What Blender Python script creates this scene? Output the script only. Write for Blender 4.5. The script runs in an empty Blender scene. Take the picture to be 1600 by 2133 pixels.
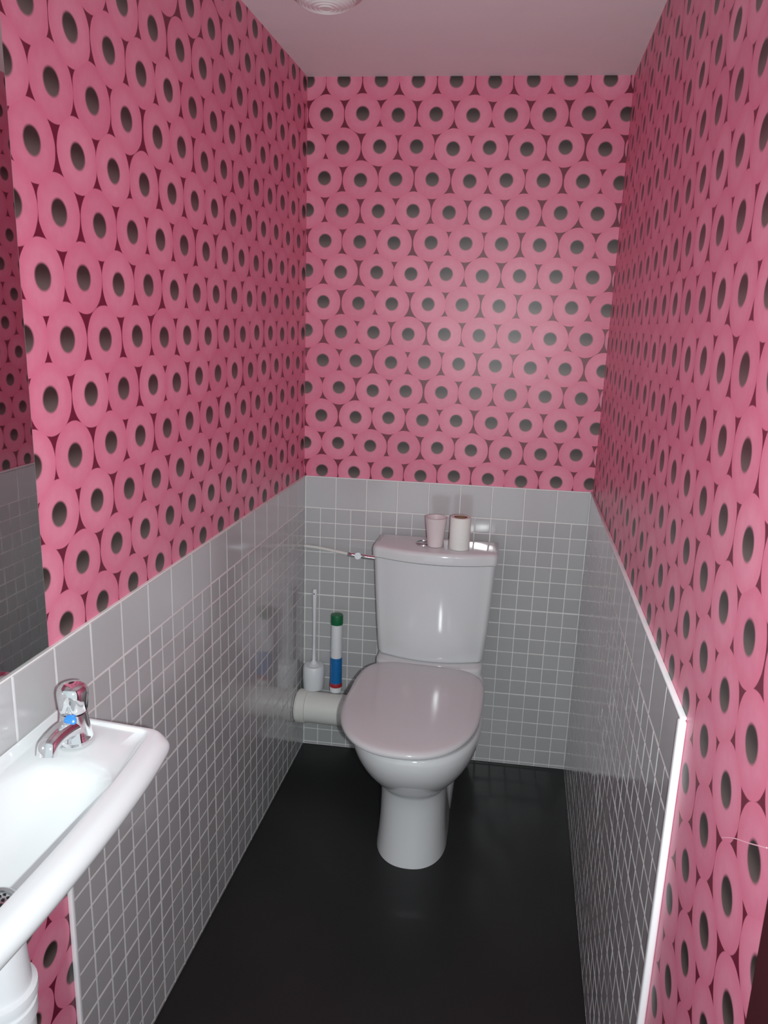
import bpy, bmesh, math, random
from mathutils import Matrix, Vector
random.seed(7)
S = bpy.context.scene
C = S.collection
pi = math.pi

# ------------------------------------------------------------------ camera
F_PX, YAW, PIT, ROL = 1600.3, 0.1681, 0.2418, 0.0337
CAM = Vector((0.6693, -2.3736, 1.4556))
fwd = Vector((-math.sin(YAW)*math.cos(PIT), math.cos(YAW)*math.cos(PIT), -math.sin(PIT)))
rgt0 = Vector((math.cos(YAW), math.sin(YAW), 0)); up0 = rgt0.cross(fwd)
rgt = rgt0*math.cos(ROL) + up0*math.sin(ROL)
up = -rgt0*math.sin(ROL) + up0*math.cos(ROL)
cd = bpy.data.cameras.new('camera'); cam = bpy.data.objects.new('camera', cd); C.objects.link(cam)
cd.sensor_fit = 'HORIZONTAL'; cd.sensor_width = 36.0; cd.lens = 36.0*F_PX/1600.0
cd.clip_start = 0.02
M = Matrix((rgt, up, -fwd)).transposed().to_4x4(); M.translation = CAM
cam.matrix_world = M
S.camera = cam

def proj(P):
    d = Vector(P)-CAM; z = d.dot(fwd)
    return 800+F_PX*d.dot(rgt)/z, 1066.5-F_PX*d.dot(up)/z

# ------------------------------------------------------------------ light
W = bpy.data.worlds.new('world'); S.world = W; W.use_nodes = True
bg = W.node_tree.nodes['Background']
bg.inputs[0].default_value = (0.86, 0.95, 1.0, 1); bg.inputs[1].default_value = 0.85
# the photographer's on-camera flash, a little to the right of and below the lens
fl = bpy.data.lights.new('camera_flash', 'SPOT'); flo = bpy.data.objects.new('camera_flash', fl); C.objects.link(flo)
fl.energy = 70.0; fl.color = (0.93, 1.0, 1.0); fl.shadow_soft_size = 0.012
fl.spot_size = math.radians(120); fl.spot_blend = 1.0
Mf = M.copy(); Mf.translation = CAM + rgt*0.058 - up*0.030 + fwd*0.01
flo.matrix_world = Mf
S.view_settings.view_transform = 'Standard'; S.view_settings.look = 'None'
S.view_settings.gamma = 1.0; S.view_settings.use_curve_mapping = False
S.view_settings.exposure = 0.0

# ------------------------------------------------------------------ helpers
def mesh_obj(name, bm, mat, parent=None, smooth=True, angle=40):
    me = bpy.data.meshes.new(name)
    bmesh.ops.recalc_face_normals(bm, faces=bm.faces)
    bm.to_mesh(me); bm.free()
    if mat: me.materials.append(mat)
    if smooth:
        me.shade_smooth()
        try: me.set_sharp_from_angle(angle=math.radians(angle))
        except Exception: pass
    o = bpy.data.objects.new(name, me); C.objects.link(o)
    if parent: o.parent = parent
    return o
def tag(o, label=None, cat=None, group=None, kind=None):
    if label: o['label'] = label
    if cat: o['category'] = cat
    if group: o['group'] = group
    if kind: o['kind'] = kind
    return o
def empty(name, loc=(0, 0, 0), rz=0.0):
    o = bpy.data.objects.new(name, None); C.objects.link(o)
    o.empty_display_size = 0.05
    o.location = loc; o.rotation_euler = (0, 0, rz); return o
def box(bm, x0, x1, y0, y1, z0, z1, bev=0.0, seg=2):
    r = bmesh.ops.create_cube(bm, size=1.0)
    vs = r['verts']
    for v in vs:
        v.co = Vector(((x0+x1)/2+v.co.x*(x1-x0), (y0+y1)/2+v.co.y*(y1-y0), (z0+z1)/2+v.co.z*(z1-z0)))
    if bev:
        es = list({e for v in vs for e in v.link_edges})
        bmesh.ops.bevel(bm, geom=es, offset=bev, segments=seg, profile=0.5, affect='EDGES')
def loft(bm, rings, cap0=True, cap1=True):
    rs = [[bm.verts.new(p) for p in r] for r in rings]
    n = len(rs[0])
    for a, b in zip(rs, rs[1:]):
        for i in range(n):
            j = (i+1) % n
            bm.faces.new((a[i], a[j], b[j], b[i]))
    if cap0: bm.faces.new(list(reversed(rs[0])))
    if cap1: bm.faces.new(rs[-1])
    return rs
def lathe(bm, prof, c=(0, 0), n=48, cap0=True, cap1=True):
    rings = [[(c[0]+r*math.cos(2*pi*i/n), c[1]+r*math.sin(2*pi*i/n), z) for i in range(n)] for r, z in prof]
    loft(bm, rings, cap0, cap1)
def tube(bm, pts, rads, n=20, flat=1.0):
    pts = [Vector(p) for p in pts]
    if not hasattr(rads, '__len__'): rads = [rads]*len(pts)
    rings = []; prev = None
    for i, p in enumerate(pts):
        t = (pts[min(i+1, len(pts)-1)]-pts[max(i-1, 0)]).normalized()
        a = prev if prev is not None else (Vector((0, 0, 1)) if abs(t.z) < 0.9 else Vector((1, 0, 0)))
        s = t.cross(a).normalized(); u = s.cross(t).normalized(); prev = u
        rings.append([p + s*rads[i]*math.cos(2*pi*k/n) + u*rads[i]*flat*math.sin(2*pi*k/n) for k in range(n)])
    loft(bm, rings)
def smooth_path(pts, n=8):
    P = [Vector(p) for p in pts]; out = []
    for i in range(len(P)-1):
        p0 = P[max(i-1, 0)]; p1 = P[i]; p2 = P[i+1]; p3 = P[min(i+2, len(P)-1)]
        for k in range(n):
            t = k/n
            out.append(0.5*((2*p1)+(p2-p0)*t+(2*p0-5*p1+4*p2-p3)*t*t+(-p0+3*p1-3*p2+p3)*t**3))
    out.append(P[-1]); return out

# ------------------------------------------------------------------ materials
class NT:
    def __init__(s, name):
        s.m = bpy.data.materials.new(name); s.m.use_nodes = True
        s.t = s.m.node_tree; s.b = s.t.nodes['Principled BSDF']
    def n(s, typ, **kw):
        nd = s.t.nodes.new(typ)
        for k, v in kw.items(): setattr(nd, k, v)
        return nd
    def link(s, a, b): s.t.links.new(a, b)
    def math(s, op, a, b=None, c=None, clamp=False):
        nd = s.n('ShaderNodeMath', operation=op); nd.use_clamp = clamp
        for i, v in enumerate((a, b, c)):
            if v is None: continue
            if isinstance(v, (int, float)): nd.inputs[i].default_value = v
            else: s.link(v, nd.inputs[i])
        return nd.outputs[0]
    def mix(s, f, a, b):
        nd = s.n('ShaderNodeMix', data_type='RGBA')
        for sock, v in ((nd.inputs[0], f), (nd.inputs[6], a), (nd.inputs[7], b)):
            if isinstance(v, (int, float)): sock.default_value = v
            elif isinstance(v, tuple): sock.default_value = (*v, 1) if len(v) == 3 else v
            else: s.link(v, sock)
        return nd.outputs[2]
def simple(name, col, rough=0.5, metal=0.0, spec=0.5, coat=0.0, noise=0.0, nscale=40.0, bump=0.0):
    N = NT(name); b = N.b
    b.inputs['Base Color'].default_value = (*col, 1); b.inputs['Roughness'].default_value = rough
    b.inputs['Metallic'].default_value = metal; b.inputs['Specular IOR Level'].default_value = spec
    b.inputs['Coat Weight'].default_value = coat; b.inputs['Coat Roughness'].default_value = 0.04
    if noise or bump:
        tc = N.n('ShaderNodeTexCoord'); nz = N.n('ShaderNodeTexNoise'); nz.inputs['Scale'].default_value = nscale
        nz.inputs['Detail'].default_value = 4
        N.link(tc.outputs['Object'], nz.inputs['Vector'])
        if noise:
            k = tuple(c*(1-noise) for c in col); k2 = tuple(min(1, c*(1+noise)) for c in col)
            N.link(N.mix(nz.outputs['Fac'], k, k2), b.inputs['Base Color'])
        if bump:
            bp = N.n('ShaderNodeBump'); bp.inputs['Strength'].default_value = bump; bp.inputs['Distance'].default_value = 0.002
            N.link(nz.outputs['Fac'], bp.inputs['Height']); N.link(bp.outputs[0], b.inputs['Normal'])
    return N.m

def wallpaper(name, uaxis, ou, ov, pitch=0.1058, row=0.0868):
    """printed wallpaper: end-on paper rolls, hexagonally packed, slightly irregular"""
    N = NT(name); b = N.b
    tc = N.n('ShaderNodeTexCoord'); sx = N.n('ShaderNodeSeparateXYZ'); N.link(tc.outputs['Object'], sx.inputs[0])
    u = sx.outputs[uaxis]; v = sx.outputs['Z']
    # tiny irregularity of outlines
    nz = N.n('ShaderNodeTexNoise'); nz.inputs['Scale'].default_value = 22; nz.inputs['Detail'].default_value = 2
    N.link(tc.outputs['Object'], nz.inputs['Vector'])
    wob = N.math('MULTIPLY', N.math('SUBTRACT', nz.outputs['Fac'], 0.5), 0.004)
    res = []
    for k in range(2):
        uu = N.math('SUBTRACT', u, ou + k*pitch/2); vv = N.math('SUBTRACT', v, ov + k*row)
        cu = N.math('FLOOR', N.math('ADD', N.math('DIVIDE', uu, pitch), 0.5))
        cv = N.math('FLOOR', N.math('ADD', N.math('DIVIDE', vv, 2*row), 0.5))
        cb = N.n('ShaderNodeCombineXYZ'); N.link(cu, cb.inputs[0]); N.link(cv, cb.inputs[1]); cb.inputs[2].default_value = k*3.7+ou
        wn = N.n('ShaderNodeTexWhiteNoise', noise_dimensions='3D'); N.link(cb.outputs[0], wn.inputs['Vector'])
        sc = N.n('ShaderNodeSeparateColor'); N.link(wn.outputs['Color'], sc.inputs[0])
        ju = N.math('MULTIPLY', N.math('SUBTRACT', sc.outputs[0], 0.5), 0.006)
        jv = N.math('MULTIPLY', N.math('SUBTRACT', sc.outputs[1], 0.5), 0.006)
        du = N.math('SUBTRACT', N.math('SUBTRACT', uu, N.math('MULTIPLY', cu, pitch)), ju)
        dv = N.math('SUBTRACT', N.math('SUBTRACT', vv, N.math('MULTIPLY', cv, 2*row)), jv)
        d = N.math('SQRT', N.math('ADD', N.math('MULTIPLY', du, du), N.math('MULTIPLY', dv, dv)))
        res.append((d, dv, sc.outputs[2]))
    (d0, v0, r0), (d1, v1, r1) = res
    sel = N.math('LESS_THAN', d1, d0)
    def pick(a, c):
        nd = N.n('ShaderNodeMix', data_type='FLOAT'); N.link(sel, nd.inputs[0]); N.link(a, nd.inputs[2]); N.link(c, nd.inputs[3]); return nd.outputs[0]
    d = pick(d0, d1); dv = pick(v0, v1); rnd = pick(r0, r1)
    dw = N.math('ADD', d, wob)
    def ramp(x, a, c):
        nd = N.n('ShaderNodeMapRange', interpolation_type='SMOOTHSTEP'); N.link(x, nd.inputs[0])
        nd.inputs[1].default_value = a; nd.inputs[2].default_value = c; return nd.outputs[0]
    nz2 = N.n('ShaderNodeTexNoise'); nz2.inputs['Scale'].default_value = 60; nz2.inputs['Detail'].default_value = 3
    N.link(tc.outputs['Object'], nz2.inputs['Vector'])
    tone = N.math('ADD', N.math('MULTIPLY', rnd, 0.45), N.math('MULTIPLY', nz2.outputs['Fac'], 0.55))
    PA, PB = (0.66, 0.165, 0.27), (0.82, 0.295, 0.41)
    paper = N.mix(tone, PA, PB)
    # paper windings grow a little deeper in tone towards the rim of each roll
    paper = N.mix(N.math('MULTIPLY', ramp(d, 0.030, 0.054), 0.42), paper, (0.70, 0.12, 0.235))
    # seam where two rolls touch
    diff = N.math('ABSOLUTE', N.math('SUBTRACT', d0, d1))
    gap = ramp(dw, 0.0526, 0.0542)
    col = N.mix(gap, paper, (0.155, 0.008, 0.032))
    core_tone = ramp(N.math('MULTIPLY', dv, -1.0), -0.012, 0.019)
    corec = N.mix(core_tone, (0.030, 0.019, 0.017), (0.135, 0.10, 0.092))
    dcore = N.math('ADD', d, N.math('MULTIPLY', wob, 0.5))
    core = N.math('SUBTRACT', 1.0, ramp(dcore, 0.0168, 0.0222))
    col = N.mix(core, col, corec)
    N.link(col, b.inputs['Base Color'])
    b.inputs['Roughness'].default_value = 0.40; b.inputs['Specular IOR Level'].default_value = 0.55
    bp = N.n('ShaderNodeBump'); bp.inputs['Strength'].default_value = 0.08; bp.inputs['Distance'].default_value = 0.001
    N.link(nz2.outputs['Fac'], bp.inputs['Height']); N.link(bp.outputs[0], b.inputs['Normal'])
    return N.m

def tile_mat(name, ca, cb):
    N = NT(name); b = N.b
    oi = N.n('ShaderNodeObjectInfo'); tc = N.n('ShaderNodeTexCoord')
    nz = N.n('ShaderNodeTexNoise'); nz.inputs['Scale'].default_value = 90; nz.inputs['Detail'].default_value = 3
    N.link(tc.outputs['Object'], nz.inputs['Vector'])
    f = N.math('ADD', N.math('MULTIPLY', oi.outputs['Random'], 0.6), N.math('MULTIPLY', nz.outputs['Fac'], 0.4))
    N.link(N.mix(f, ca, cb), b.inputs['Base Color'])
    b.inputs['Roughness'].default_value = 0.15
    b.inputs['Specular IOR Level'].default_value = 0.9; b.inputs['Coat Weight'].default_value = 0.6; b.inputs['Coat Roughness'].default_value = 0.11
    return N.m

M_TILE = tile_mat('grey_glazed_mosaic', (0.44, 0.435, 0.44), (0.50, 0.495, 0.50))
M_BORD = tile_mat('light_grey_border_tile', (0.50, 0.498, 0.503), (0.54, 0.538, 0.543))
M_GROUT = simple('pale_grout', (0.80, 0.79, 0.78), 0.55, noise=0.08, nscale=60)
M_WL = wallpaper('roll_print_wallpaper_left', 'Y', -1.2985, 1.764)
M_WR = wallpaper('roll_print_wallpaper_right', 'Y', -1.335, 1.764, 0.1048)
M_WB = wallpaper('roll_print_wallpaper_back', 'X', 0.0555, 2.0375, 0.1066, 0.0875)
M_CEIL = simple('white_ceiling_paint', (0.87, 0.88, 0.88), 0.7, noise=0.03, nscale=8)
M_TRIM = simple('white_plastic_trim', (0.84, 0.85, 0.86), 0.28)
M_CER = simple('white_ceramic', (0.68, 0.69, 0.70), 0.10, spec=0.55, coat=0.3)
M_BASIN = simple('white_basin_ceramic', (0.76, 0.79, 0.80), 0.10, spec=0.55, coat=0.3)
M_SEAT = simple('white_seat_plastic', (0.62, 0.61, 0.62), 0.13, spec=0.5)
M_PVC = simple('white_pvc', (0.74, 0.74, 0.70), 0.38, noise=0.03, nscale=20)
M_PLAS = simple('white_plastic', (0.78, 0.80, 0.82), 0.35)
M_CHROME = simple('chrome', (0.86, 0.87, 0.88), 0.06, metal=1.0)
M_STEEL = simple('brushed_steel', (0.55, 0.57, 0.58), 0.25, metal=1.0)
M_BLACK = simple('black_hole', (0.01, 0.01, 0.01), 0.6)
M_MIRROR = simple('mirror_silver', (0.80, 0.84, 0.83), 0.015, metal=1.0)
M_GEDGE = simple('mirror_glass_edge', (0.25, 0.33, 0.31), 0.15)
M_BLUE = simple('blue_indicator', (0.03, 0.22, 0.72), 0.25)
M_GREEN = simple('green_cap_plastic', (0.006, 0.14, 0.05), 0.35)
M_BLUEL = simple('blue_label', (0.008, 0.15, 0.42), 0.35, noise=0.25, nscale=70)
M_RED = simple('red_band', (0.42, 0.025, 0.04), 0.4)
M_PAPER = simple('white_tissue_paper', (0.82, 0.82, 0.78), 0.9, noise=0.03, nscale=120, bump=0.15)
M_PINKISH = simple('pale_pink_plastic', (0.74, 0.64, 0.65), 0.4)
M_CARD = simple('brown_cardboard', (0.26, 0.15, 0.10), 0.9)
M_MAROON = simple('dark_maroon_paint', (0.05, 0.006, 0.010), 0.75, spec=0.2)
M_LAMP = simple('opal_glass', (0.80, 0.82, 0.80), 0.18, spec=0.5)
M_LAMPRING = simple('rosy_lamp_ring', (0.62, 0.52, 0.52), 0.35)

def floor_mat():
    N = NT('charcoal_vinyl'); b = N.b
    tc = N.n('ShaderNodeTexCoord'); nz = N.n('ShaderNodeTexNoise'); nz.inputs['Scale'].default_value = 5; nz.inputs['Detail'].default_value = 6
    n2 = N.n('ShaderNodeTexNoise'); n2.inputs['Scale'].default_value = 180; n2.inputs['Detail'].default_value = 2
    N.link(tc.outputs['Object'], nz.inputs['Vector']); N.link(tc.outputs['Object'], n2.inputs['Vector'])
    N.link(N.mix(nz.outputs['Fac'], (0.010, 0.011, 0.011), (0.020, 0.021, 0.021)), b.inputs['Base Color'])
    b.inputs['Roughness'].default_value = 0.42; b.inputs['Specular IOR Level'].default_value = 0.35
    bp = N.n('ShaderNodeBump'); bp.inputs['Strength'].default_value = 0.12; bp.inputs['Distance'].default_value = 0.001
    N.link(n2.outputs['Fac'], bp.inputs['Height']); N.link(bp.outputs[0], b.inputs['Normal'])
    return N.m
M_FLOOR = floor_mat()

# ------------------------------------------------------------------ room
RW, RH = 0.9158, 2.1364          # room width / height
TT, TB = 0.9633, 0.8607          # top / bottom of the border tile row
TH = 0.0442                      # the back wall is a little out of square
YE = -1.3975                     # where the mosaic fields end
YF = -2.05                       # left wall runs on to here

bm = bmesh.new(); box(bm, -0.1, RW+0.15, -3.0, 0.2, -0.06, 0.0)
floor = tag(mesh_obj('floor', bm, M_FLOOR, smooth=False), 'dark charcoal smooth vinyl floor of the narrow toilet room', 'floor', kind='structure')
bm = bmesh.new(); box(bm, -0.1, RW+0.15, -2.05, 0.2, RH, RH+0.06)
tag(mesh_obj('ceiling', bm, M_CEIL, smooth=False), 'plain white painted ceiling above the pink walls', 'ceiling', kind='structure')
bm = bmesh.new(); box(bm, -0.08, 0.0, YF, 0.1, 0.0, RH)
wall_l = tag(mesh_obj('wall_left', bm, M_WL, smooth=False), 'pink paper roll wallpaper wall with grey tiles, carrying basin and mirror', 'wall', kind='structure')
bm = bmesh.new(); box(bm, -0.08, 1.0, 0.0, 0.08, 0.0, RH)
wall_b = tag(mesh_obj('wall_back', bm, M_WB, smooth=False), 'pink paper roll wallpaper wall with grey tiles behind the toilet', 'wall', kind='structure')
wall_b.rotation_euler = (0, 0, TH)
bm = bmesh.new(); box(bm, RW, RW+0.08, -1.752, 0.15, 0.0, RH)
wall_r = tag(mesh_obj('wall_right', bm, M_WR, smooth=False), 'pink paper roll wallpaper wall with grey tiles facing the basin', 'wall', kind='structure')
bm = bmesh.new(); box(bm, RW-0.001, RW+0.08, -1.90, -1.7505, 0.0, RH)
tag(mesh_obj('trim_3', bm, M_MAROON), 'dark maroon door jamb ending the wallpapered wall', 'door frame', kind='structure')

# ------------------------------------------------------------------ tiles
TP = 0.0060      # tile face above the wall
def tile_verts(w, h, ch=0.0011, t0=0.0025, t1=TP):
    a, b_ = w/2, h/2
    V = [(-a, -b_, t0), (a, -b_, t0), (a, b_, t0), (-a, b_, t0),
         (-a, -b_, t1-ch*0.8), (a, -b_, t1-ch*0.8), (a, b_, t1-ch*0.8), (-a, b_, t1-ch*0.8),
         (-a+ch, -b_+ch, t1), (a-ch, -b_+ch, t1), (a-ch, b_-ch, t1), (-a+ch, b_-ch, t1)]
    Fc = [(8, 9, 10, 11)]
    for k in (0, 4):
        for i in range(4):
            j = (i+1) % 4
            Fc.append((k+i, k+j, k+4+j, k+4+i))
    return V, Fc
_cache = {}
def tile_mesh(w, h, mat=None):
    key = (round(w, 4), round(h, 4), mat is None)
    if key not in _cache:
        V, Fc = tile_verts(w, h)
        me = bpy.data.meshes.new('tile'); me.from_pydata(V, [], Fc); me.materials.append(mat or M_TILE); me.update(); _cache[key] = me
    return _cache[key]

def tile_field(wall, basis, u_list, v_list, borders, bed, limit=300, wob=0.006):
    """basis: 4x4 wall-local matrix (u,v,n); u_list/v_list: (centre,size) of the mosaic grid; borders: (u,w) of the border row"""
    bm = bmesh.new()
    for (u0, u1, v0, v1) in bed:
        vs = [bm.verts.new(basis @ Vector(p)) for p in ((u0, v0, 0), (u1, v0, 0), (u1, v1, 0), (u0, v1, 0), (u0, v0, TP-0.0012), (u1, v0, TP-0.0012), (u1, v1, TP-0.0012), (u0, v1, TP-0.0012))]
        for f in ((4, 5, 6, 7), (0, 1, 5, 4), (1, 2, 6, 5), (2, 3, 7, 6), (3, 0, 4, 7)): bm.faces.new([vs[i] for i in f])
    mesh_obj('grout', bm, M_GROUT, wall, smooth=False)
    mw = wall.matrix_world if wall.rotation_euler.z == 0 else Matrix.Rotation(wall.rotation_euler.z, 4, 'Z')
    cells = []
    for (u, w) in u_list:
        for (v, h) in v_list:
            mt = basis @ Matrix.Translation((u, v, 0)) @ Matrix.Rotation(random.gauss(0, wob), 4, 'X') @ Matrix.Rotation(random.gauss(0, wob), 4, 'Y')
            q = [proj(mw @ basis @ Vector((u+a*w/2, v+b_*h/2, TP))) for a, b_ in ((-1, -1), (1, -1), (1, 1), (-1, 1))]
            ar = abs(sum(q[i][0]*q[(i+1) % 4][1]-q[(i+1) % 4][0]*q[i][1] for i in range(4)))/2
            cx = sum(p[0] for p in q)/4; cy = sum(p[1] for p in q)/4
            vis = -20 < cx < 1620 and -20 < cy < 2153
            cells.append((ar if vis else ar*0.001, mt, w, h))
    cells.sort(key=lambda c: -c[0])
    for ar, mt, w, h in cells[:limit]:
        o = bpy.data.objects.new('mosaic_tile', tile_mesh(w, h)); C.objects.link(o); o.parent = wall; o.matrix_local = mt
    rest = cells[limit:]
    if rest:
        V, Fc = [], []
        for ar, mt, w, h in rest:
            v_, f_ = tile_verts(w, h); k = len(V)
            V += [tuple(mt @ Vector(p)) for p in v_]; Fc += [tuple(i+k for i in f) for f in f_]
        me = bpy.data.meshes.new('small_mosaic_tiles'); me.from_pydata(V, [], Fc); me.materials.append(M_TILE); me.update()
        o = bpy.data.objects.new('small_mosaic_tiles', me); C.objects.link(o); o.parent = wall; o['kind'] = 'stuff'
    for (u, w) in borders:
        mt = basis @ Matrix.Translation((u, (TT+TB)/2, 0)) @ Matrix.Rotation(random.gauss(0, 0.004), 4, 'X') @ Matrix.Rotation(random.gauss(0, 0.004), 4, 'Y')
        o = bpy.data.objects.new('border_tile', tile_mesh(w, TT-TB-0.0030, M_BORD)); C.objects.link(o); o.parent = wall; o.matrix_local = mt

def grid(a0, a1, step=0.05, gap=0.0028, sheet=6, extra=0.0007):
    """tile centres from a0 towards a1; every sixth joint (sheet edge) is a little wider; last tile is cut"""
    out = []; s = 1 if a1 > a0 else -1; k = 0; L = abs(a1-a0)
    while k*step < L-0.004:
        lo = k*step; hi = min((k+1)*step, L)
        g0 = gap/2 + (extra if k % sheet == 0 else 0); g1 = gap/2 + (extra if k % sheet == sheet-1 else 0)
        w = hi-lo-g0-g1
        if w > 0.003: out.append((a0+s*((lo+g0)+(hi-g1))/2, round(w, 4)))
        k += 1
    return out
V_LIST = grid(TB, 0.0, sheet=6)
def bgrid(a0, a1): return grid(a0, a1, 0.1, 0.003, 99, 0)
BL = Matrix(((0, 0, 1, 0), (1, 0, 0, 0), (0, 1, 0, 0), (0, 0, 0, 1)))            # u=+y v=+z n=+x
BB = Matrix(((1, 0, 0, 0), (0, 0, -1, 0), (0, 1, 0, 0), (0, 0, 0, 1)))           # u=+x v=+z n=-y
BR = Matrix(((0, 0, -1, RW), (-1, 0, 0, 0), (0, 1, 0, 0), (0, 0, 0, 1)))         # u=-y v=+z n=-x
tile_field(wall_l, BL, grid(YE, -0.006), V_LIST, bgrid(YE, -0.006) + bgrid(YE, -2.0), [(YE, 0, 0, TT), (-2.0, YE, TB, TT)])
tile_field(wall_b, BB, grid(0.006, 0.9105, 0.9045/18), V_LIST, grid(0.006, 0.9105, 0.9045/9, 0.003, 99, 0), [(0.004, 0.912, 0, TT)])
tile_field(wall_r, BR, grid(-YE, -0.030), V_LIST, bgrid(-YE, -0.030), [(-YE, -0.036, 0, TT)][:0] + [(-0.030, -YE, 0, TT)], wob=0.010)

# a scuffed crease in the wallpaper
bm = bmesh.new(); tube(bm, smooth_path([(RW-.0001, -1.6092, .9367), (RW-.0001, -1.6445, .9614), (RW-.0001, -1.6841, .9852), (RW-.0001, -1.7279, 1.0127)], 5), .0006, 6)
mesh_obj('crease', bm, simple('scuffed_paper', (0.85, 0.45, 0.55), 0.7), wall_r)
# white edge profiles closing the tiled fields
def edge_trim(name, x0, x1, y0, y1, label):
    bm = bmesh.new(); box(bm, x0, x1, y0, y1, 0.0, TT, 0.0035, 3)
    tag(mesh_obj(name, bm, M_TRIM), label, 'trim', kind='structure')
edge_trim('trim_1', RW-0.0105, RW, YE-0.0135, YE, 'white upright edge strip closing the tiles opposite the basin')
bm = bmesh.new(); box(bm, 0, 0.0085, YE-0.0075, YE, 0.0, TB, 0.002, 2)
tag(mesh_obj('trim_2', bm, M_TRIM), 'white upright edge strip closing the tiles under the basin', 'trim', kind='structure')
# slim white cap line along the top of each tiled field
bm = bmesh.new(); box(bm, 0, 0.0068, -2.0, 0, TT-0.0005, TT+0.0022, 0.0006, 1); mesh_obj('top_bead', bm, M_GROUT, wall_l)
bm = bmesh.new(); box(bm, 0.004, 0.912, -0.0068, 0, TT-0.0005, TT+0.0022, 0.0006, 1); mesh_obj('top_bead', bm, M_TRIM, wall_b)
bm = bmesh.new(); box(bm, RW-0.0085, RW, YE-0.008, 0.03, TT-0.0005, TT+0.0045, 0.0015, 2); mesh_obj('top_bead', bm, M_TRIM, wall_r)

# ------------------------------------------------------------------ toilet
def dring(cx, z, yf, yb, hw, yc, n=72, pf=2.25, pb=4.5):
    out = []
    for i in range(n):
        a = 2*pi*i/n; c, s = math.cos(a), math.sin(a)
        p = pf if s < 0 else pb
        x = hw*math.copysign(abs(c)**(2/p), c); r = (yc-yf) if s < 0 else (yb-yc)
        y = yc + r*math.copysign(abs(s)**(2/p), s)
        out.append((cx+x, y, z))
    return out
toilet = tag(empty('toilet', (0.4500, 0, 0), 0.012), 'white close-coupled toilet with its lid closed, by the back wall', 'toilet')
bm = bmesh.new()
prof = [(0.404, -.672, -.060, .160), (0.409, -.684, -.050, .171), (0.404, -.690, -.045, .178), (0.390, -.692, -.045, .180), (0.365, -.688, -.050, .177),
        (0.335, -.675, -.060, .168), (0.305, -.655, -.075, .154), (0.275, -.627, -.085, .137), (0.250, -.600, -.095, .120), (0.232, -.578, -.105, .107),
        (0.222, -.566, -.11, .100), (0.214, -.560, -.11, .0965), (0.205, -.556, -.11, .0945), (0.16, -.550, -.11, .0925), (0.10, -.551, -.11, .0935), (0.05, -.557, -.11, .096), (0.015, -.564, -.11, .0995), (0.0, -.567, -.11, .1005)]
rings = []
for z, yf, yb, hw in prof:
    yc = -.43 if z > .22 else -.43
    rings.append(dring(0, z, yf, yb, hw, yc, pb=4.5 if z > .3 else 3.0))
rings = rings[::-1]
loft(bm, rings)
# rear trapway swelling at the sides of the foot
tr = []
for t, hw, z in ((0, .060, .19), (.2, .098, .17), (.5, .108, .13), (.8, .104, .06), (1, .100, .0)):
    tr.append(dring(0, z, -.33 - .03*t, -.10, hw, -.22, pf=2.6, pb=3))
loft(bm, tr[::-1])
# raised shelf that carries the cistern
sh = [dring(0, z, -.205+i, -.035, h, -.13, pf=5, pb=5) for z, h, i in ((.395, .166, 0), (.428, .166, 0), (.434, .163, .003), (.436, .157, .008))]
loft(bm, sh)
mesh_obj('pan', bm, M_CER, toilet, angle=55)
bm = bmesh.new()
loft(bm, [dring(-.006, z, -.693+i, -.225-i, .179-i, -.44, pb=4) for z, i in ((.4095, .004), (.4105, 0), (.4165, 0), (.4175, .004))])
mesh_obj('seat', bm, M_SEAT, toilet)
bm = bmesh.new()
lr = []
for z, i in ((.4195, .006), (.4205, .001), (.424, -.003), (.431, -.0035), (.4355, -.001), (.4385, .004), (.4405, .012), (.4425, .035), (.444, .075), (.4448, .12)):
    lr.append(dring(0, z, -.711+i, -.200-i*.5, .1865-i, -.44, pf=2.3, pb=4.6))
loft(bm, lr)
bmesh.ops.rotate(bm, verts=bm.verts, cent=(0, -.46, 0), matrix=Matrix.Rotation(-.035, 3, 'Z')); bmesh.ops.translate(bm, verts=bm.verts, vec=(-.0145, 0, 0))
mesh_obj('seat_lid', bm, M_SEAT, toilet, angle=60)
for s in (-1, 1):
    bm = bmesh.new(); tube(bm, [(s*.055, -.205, .4335), (s*.10, -.205, .4335)], .0075, 16); mesh_obj('hinge', bm, M_SEAT, toilet)

def cring(z, hw, yb, ys, yf, n=20, rc=0.022):
    """cistern outline: straight back, short sides, bowed front"""
    pts = [(-hw, yb), (-hw, ys+rc)]
    for k in range(1, 6):
        a = k/6; pts.append((-hw+rc*(1-math.cos(a*pi/2))*1.0, ys+rc-rc*math.sin(a*pi/2)))
    for k in range(n+1):
        x = (-hw+rc)+(2*hw-2*rc)*k/n; t = x/(hw-rc)
        pts.append((x, yf+(ys-yf)*t*t))
    for k in range(5, 0, -1):
        a = k/6; pts.append((hw-rc*(1-math.cos(a*pi/2)), ys+rc-rc*math.sin(a*pi/2)))
    pts += [(hw, ys+rc), (hw, yb)]
    m = 12
    for k in range(1, m): pts.append((hw-2*hw*k/m, yb))
    return [(x, y, z) for x, y in pts]
bm = bmesh.new()
loft(bm, [cring(z, hw, -.022, -.150-d, -.180-d*1.3) for z, hw, d in ((.4375, .155, -.012), (.440, .163, -.003), (.450, .1665, 0), (.55, .174, .004), (.65, .180, .008), (.758, .1855, .011))])
cis = mesh_obj('cistern', bm, M_CER, toilet, angle=50)
bm = bmesh.new()
loft(bm, [cring(z, hw, -.018-e, -.150-d+e, -.180-d*1.25+e) for z, hw, d, e in ((.760, .187, .014, .002), (.7615, .190, .016, 0), (.783, .191, .017, 0), (.791, .189, .016, .001), (.7955, .184, .016, .005), (.797, .172, .016, .012), (.798, .12, 0, .03))])
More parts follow.
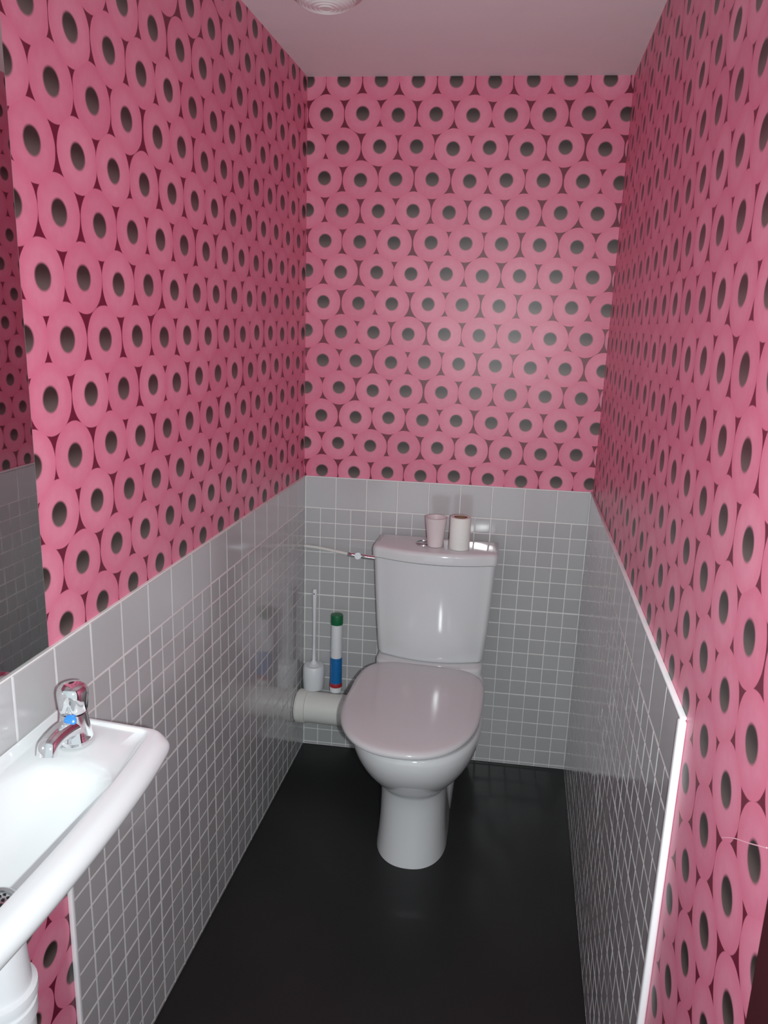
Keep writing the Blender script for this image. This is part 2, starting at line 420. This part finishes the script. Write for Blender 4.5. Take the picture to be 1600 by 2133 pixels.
mesh_obj('cistern_lid', bm, M_CER, cis, angle=50)
bm = bmesh.new(); lathe(bm, [(.024, .797), (.024, .8005), (.022, .8025), (.019, .803), (.0185, .8015), (.004, .8025)], (-.040, -.105), 32); mesh_obj('flush_button', bm, M_STEEL, cis)

# ------------------------------------------------------------------ things behind and on the toilet
wp = tag(empty('waste_pipe', (0, -.088, .19)), 'thick white waste pipe running low from the tiled corner to the toilet', 'pipe')
bm = bmesh.new(); tube(bm, smooth_path([(.0075, 0, 0), (.12, 0, 0), (.24, 0, 0), (.33, .0, .0)], 6), .0525, 32); mesh_obj('pipe', bm, M_PVC, wp)
bm = bmesh.new(); lathe(bm, [(.0530, -.016), (.0575, -.014), (.0575, .014), (.0530, .016)], n=36)
bmesh.ops.rotate(bm, verts=bm.verts, matrix=Matrix.Rotation(pi/2, 3, 'Y')); bmesh.ops.translate(bm, verts=bm.verts, vec=(.027, 0, 0)); mesh_obj('collar', bm, M_PVC, wp)

tb = tag(empty('toilet_brush', (.052, -.048, .2425)), 'white toilet brush standing in its round holder by the corner', 'toilet brush')
bm = bmesh.new(); lathe(bm, [(.033, 0), (.0355, .003), (.0368, .045), (.036, .078), (.032, .083), (.018, .084)], n=40); mesh_obj('holder', bm, M_PLAS, tb)
bm = bmesh.new(); lathe(bm, [(.0125, .084), (.0125, .092), (.0085, .096), (.0062, .10), (.0048, .16), (.0048, .19), (.0058, .26), (.0072, .32), (.0078, .346), (.006, .352), (.003, .353)], n=24); hd = mesh_obj('handle', bm, M_PLAS, tb)
bm = bmesh.new(); lathe(bm, [(.0085, .0820), (.020, .0845), (.020, .0865), (.012, .089)], n=32); mesh_obj('holder_cover', bm, M_PLAS, tb)
bm = bmesh.new(); tube(bm, [(0, -.0077, .338), (0, -.0070, .338)], .0022, 12); mesh_obj('hanging_hole', bm, M_BLACK, hd)

bt = tag(empty('cleaner_bottle', (.1315, -.058, .2425)), 'slim white cleaner bottle with green cap and blue label', 'bottle')
bm = bmesh.new(); lathe(bm, [(.017, 0), (.0200, .002), (.0206, .012), (.0206, .020), (.0198, .024), (.0190, .12), (.0186, .18), (.0183, .236), (.0178, .242), (.012, .243)], n=36); bb = mesh_obj('bottle_body', bm, M_PLAS, bt)
bm = bmesh.new(); lathe(bm, [(.0200, .2425), (.0204, .244), (.0202, .272), (.0192, .275), (.010, .276)], n=36); mesh_obj('cap', bm, M_GREEN, bt)
bm = bmesh.new(); lathe(bm, [(.0203, .0335), (.0202, .036), (.0196, .122), (.0190, .125)], n=36, cap0=False, cap1=False); mesh_obj('label', bm, M_BLUEL, bt)
bm = bmesh.new(); lathe(bm, [(.0206, .0195), (.0211, .021), (.0207, .033), (.0200, .0345)], n=36, cap0=False, cap1=False); mesh_obj('red_band', bm, M_RED, bt)

sp = tag(empty('supply_pipe', (0, 0, .73)), 'thin white water pipe running along the tiles to the cistern', 'pipe')
bm = bmesh.new(); tube(bm, [(.007, -.016, .001), (.06, -.022, .0), (.165, -.040, -.0075)], .0052, 14); mesh_obj('pipe', bm, M_PVC, sp)
bm = bmesh.new(); tube(bm, [(.160, -.039, -.007), (.176, -.042, -.0085)], [.0085, .0085], 6); vv = mesh_obj('nut', bm, M_CHROME, sp, angle=20)
bm = bmesh.new(); tube(bm, [(.174, -.042, -.008), (.270, -.052, -.011)], .0085, 16); vl = mesh_obj('valve', bm, M_CHROME, sp)
bm = bmesh.new(); tube(bm, [(.200, -.047, -.009), (.200, -.066, -.002), (.200, -.068, -.0015), (.200, -.080, .0015)], [.007, .007, .012, .011], 16); mesh_obj('valve_knob', bm, M_CHROME, vl)

tr_ = tag(empty('toilet_roll', (.523, -.128, .7985)), 'white nearly used toilet roll standing on the cistern lid', 'toilet roll')
bm = bmesh.new()
n = 40
lathe(bm, [(.0205, 0), (.0300, 0), (.0312, .0015), (.0312, .0965), (.0300, .098), (.0205, .098), (.0205, 0)], n=n, cap0=False, cap1=False); mesh_obj('paper', bm, M_PAPER, tr_)
bm = bmesh.new(); lathe(bm, [(.0188, .0005), (.0203, .0005), (.0203, .0975), (.0188, .0975), (.0188, .0005)], n=n, cap0=False, cap1=False); mesh_obj('cardboard_core', bm, M_CARD, tr_)
cp = tag(empty('tumbler', (.4490, -.125, .7985)), 'pale pinkish tapered tumbler beside the toilet roll on the cistern', 'tumbler')
bm = bmesh.new(); lathe(bm, [(.005, 0.0005), (.0200, 0), (.0225, .001), (.0232, .004), (.0330, .088), (.0338, .091), (.0326, .091), (.0215, .004), (.005, .004)], n=40); mesh_obj('cup', bm, M_PINKISH, cp)

# ------------------------------------------------------------------ washbasin
def round_poly(P, R, seg=10):
    out = []; n = len(P)
    for i in range(n):
        p = Vector(P[i]); a = Vector(P[i-1]); c = Vector(P[(i+1) % n]); r = R[i]
        if r == 0: out.append(p); continue
        d1 = (a-p).normalized(); d2 = (c-p).normalized(); ang = d1.angle(d2); t = r/math.tan(ang/2)
        q1 = p+d1*t; q2 = p+d2*t
        for k in range(seg+1):
            s = k/seg; out.append((1-s)**2*q1+2*s*(1-s)*p+s*s*q2)
    return out
BC = Vector((.105, -1.685))
NB = 400
def sample(poly):
    out = []
    for i in range(NB):
        a = 2*pi*i/NB; d = Vector((math.cos(a), math.sin(a))); best = None
        for j in range(len(poly)):
            p, q = poly[j], poly[(j+1) % len(poly)]; e = q-p; den = d.x*e.y-d.y*e.x
            if abs(den) < 1e-12: continue
            w = p-BC; t = (w.x*e.y-w.y*e.x)/den; s = (w.x*d.y-w.y*d.x)/den
            if t > 0 and -1e-9 <= s <= 1+1e-9 and (best is None or t < best): best = t
        out.append(BC+d*best)
    return out
def xf(y, x0=.219): return x0-.36*(y+1.668)**2
def outline(off, back, rc, offy=None):
    """basin plan: wall side at x=back, front bowed, inset by off"""
    offy = off if offy is None else offy
    yf_, yn = -1.387-offy, -1.945+offy
    P = [(back, yn), ]; R = [rc*.4]
    ys = [yn + (yf_-yn)*k/24 for k in range(25)]
    front = [(xf(y)-off, y) for y in ys]
    P += front[:1]; R += [rc]
    P2 = []; 
    poly = round_poly([(back, yn), (xf(yn)-off, yn), (xf(yf_)-off, yf_-.012), (back, yf_)], [rc*.4, rc, rc, rc*.4])
    # bow the straight front edge
    out = []
    m = len(poly)
    for i in range(m):
        p, q = poly[i], poly[(i+1) % m]
        seg = 24 if (q-p).length > .1 else 1
        for k in range(seg):
            v = p.lerp(q, k/seg)
            xs = xf(yn)+(xf(yf_)-xf(yn))*(v.y-yn)/(yf_-yn)
            out.append(Vector((v.x + (xf(v.y)-xs)*max(0, min(1, (v.x-back)/(xf(v.y)-off-back)))**2, v.y)))
    return out
O_out = sample(outline(0.0, 0.0072, .022)); O_in1 = sample(outline(0.022, .0098, .016, .006)); O_lip = sample(outline(0.020, .0095, .017, .005)); O_rim = sample(outline(.035, .013, .016, .010)); O_dk = sample(outline(.0375, .0145, .016, .0125))
def lerp_o(A, B, t): return [a.lerp(b, t) for a, b in zip(A, B)]
def ell(cx, cy, rx, ry, p=2.5):
    out = []
    for k in range(200):
        a = 2*pi*k/200; c, s = math.cos(a), math.sin(a)
        out.append(Vector((cx+rx*math.copysign(abs(c)**(2/p), c), cy+ry*math.copysign(abs(s)**(2/p), s))))
    return sample(out)
BW0 = ell(.100, -1.700, .082, .200, 3.0)
DRN = ell(.105, -1.700, .030, .030, 2.0)
UND = ell(.085, -1.69, .075, .17, 2.4)
def ring(o, z, back_up=0.0):
    out = []
    for p in o:
        b_ = max(0.0, 1-(p.x-.007)/.012) if back_up else 0
        out.append((p.x, p.y, z+back_up*min(1, b_)))
    return out
basin = tag(empty('washbasin', (0, 0, 0)), 'small white ceramic washbasin with bowed front under the mirror', 'washbasin')
bm = bmesh.new()
RS = []
RS.append(ring(lerp_o(UND, DRN, .9), .742))
for t, z in ((.6, .745), (.3, .755), (.0, .772)): RS.append(ring(lerp_o(UND, DRN, t), z))
for t, z in ((.45, .785), (.75, .801)): RS.append(ring(lerp_o(UND, O_lip, t), z))
for k in range(15):
    a = -pi*.48 + k/14*(pi*.5+pi*.48); c_ = math.cos(a); zz = .830+.0205*math.sin(a)
    RS.append(ring(lerp_o(O_lip, O_out, c_), zz, .0 if a < -.2 else .020 - .003*max(0, math.sin(a))))
RS.append(ring(lerp_o(O_in1, O_rim, .35), .8505, .016)); RS.append(ring(lerp_o(O_in1, O_rim, .8), .8505))
RS.append(ring(O_rim, .8497)); RS.append(ring(lerp_o(O_rim, O_dk, .6), .8475)); RS.append(ring(O_dk, .8455))
for t, z in ((.4, .8442), (.8, .8415)): RS.append(ring(lerp_o(O_dk, BW0, t), z))
RS.append(ring(BW0, .8385))
for t, z in ((.06, .832), (.14, .822), (.25, .808), (.38, .796), (.53, .787), (.7, .781), (.86, .778), (1, .776)): RS.append(ring(lerp_o(BW0, DRN, t), z))
loft(bm, RS)
mesh_obj('bowl', bm, M_BASIN, basin, angle=60)
bm = bmesh.new(); lathe(bm, [(.031, .7768), (.031, .7785), (.028, .780), (.024, .779), (.0235, .7775), (.012, .7815), (.003, .782)], (.105, -1.70), 40); stn = mesh_obj('strainer', bm, M_STEEL, basin)
bm = bmesh.new()
for rr, cnt, zz in ((.0185, 14, .7796), (.0125, 9, .7817), (.0065, 5, .7822)):
    for k in range(cnt):
        a = 2*pi*k/cnt; lathe(bm, [(.0021, zz-.0005), (.0021, zz+.0004)], (.105+rr*math.cos(a), -1.70+rr*math.sin(a)), 10)
mesh_obj('strainer_holes', bm, M_BLACK, stn)
bm = bmesh.new(); TC = (.100, -1.700)
lathe(bm, [(.034, .747), (.036, .735), (.0375, .70), (.0395, .672), (.0400, .664), (.0460, .661), (.0465, .655), (.0460, .648), (.0415, .645), (.0405, .60), (.0395, .555), (.034, .545), (.010, .542)], TC, 44); trp = mesh_obj('waste_trap', bm, M_PLAS, basin)
bm = bmesh.new(); lathe(bm, [(.0405, .640), (.0440, .638), (.0440, .620), (.0410, .618)], TC, 44); mesh_obj('trap_ring', bm, M_PLAS, trp)
bm = bmesh.new(); tube(bm, [(.07, -1.70, .635), (.001, -1.70, .635)], .018, 24); mesh_obj('outlet_pipe', bm, M_PLAS, trp)

# tap on the basin deck
tap = tag(empty('tap', (.0645, -1.449, .8466)), 'chrome push tap with blue dot standing on the washbasin', 'tap')
bm = bmesh.new(); lathe(bm, [(.0262, -.001), (.0262, .004), (.0250, .007), (.0232, .012), (.0215, .022), (.0200, .032), (.0190, .042), (.0188, .0445), (.010, .0455)], n=44); mesh_obj('body', bm, M_CHROME, tap)
bm = bmesh.new(); lathe(bm, [(.0170, .0455), (.0188, .0470), (.0205, .054), (.0212, .063), (.0218, .071), (.0218, .077), (.0206, .082), (.0172, .0865), (.011, .0893), (.004, .090)], n=44); mesh_obj('push_head', bm, M_CHROME, tap)
bm = bmesh.new()
spp = smooth_path([(0, .006, .021), (0, -.016, .0265), (-.001, -.034, .028), (-.002, -.050, .0265), (-.003, -.061, .0215), (-.003, -.0655, .011)], 6)
tube(bm, spp, [.0180-.0032*min(1, i/16) for i in range(len(spp))], 24, flat=.78); mesh_obj('spout', bm, M_CHROME, tap)
bm = bmesh.new(); lathe(bm, [(.0085, -.004), (.0085, .0014), (.006, .0028), (.002, .0033)], n=20)
dirv = Vector((.25, -.80, .55)).normalized()
bmesh.ops.rotate(bm, verts=bm.verts, matrix=Vector((0, 0, 1)).rotation_difference(dirv).to_matrix())
bmesh.ops.translate(bm, verts=bm.verts, vec=(.0050, -.0175, .0400)); mesh_obj('cold_indicator', bm, M_BLUE, tap)

# ------------------------------------------------------------------ mirror
mir = tag(empty('wall_mirror', (.0, -1.69, .968)), 'frameless rectangular mirror resting above the tiles over the washbasin', 'mirror')
bm = bmesh.new(); box(bm, .0008, .0062, -.28, .28, .001, .92, .0008, 1); mesh_obj('glass_edge', bm, M_GEDGE, mir)
bm = bmesh.new()
vs = [bm.verts.new(p) for p in ((.0064, -.2785, .0025), (.0064, .2785, .0025), (.0064, .2785, .9185), (.0064, -.2785, .9185))]; bm.faces.new(vs)
mesh_obj('silvered_face', bm, M_MIRROR, mir, smooth=False)

# ------------------------------------------------------------------ ceiling lamp (off)
lamp = tag(empty('ceiling_lamp', (.205, -.590, RH)), 'round white ribbed ceiling lamp, switched off', 'lamp')
bm = bmesh.new(); lathe(bm, [(.078, 0), (.080, -.006), (.078, -.014), (.070, -.017), (.060, -.017)], n=56); mesh_obj('base_ring', bm, M_LAMPRING, lamp)
bm = bmesh.new()
pr = [(.067, -.015)]
for k in range(9):
    t = k/9; r = .066*math.cos(t*pi/2*.93); z = -.017-.022*math.sin(t*pi/2)
    pr += [(r, z), (r-.0025, z-.0022), (r-.0045, z-.0008)]
pr = [p for p in pr if p[0] > .002]
lathe(bm, pr, n=56); mesh_obj('ribbed_diffuser', bm, M_LAMP, lamp, angle=25)
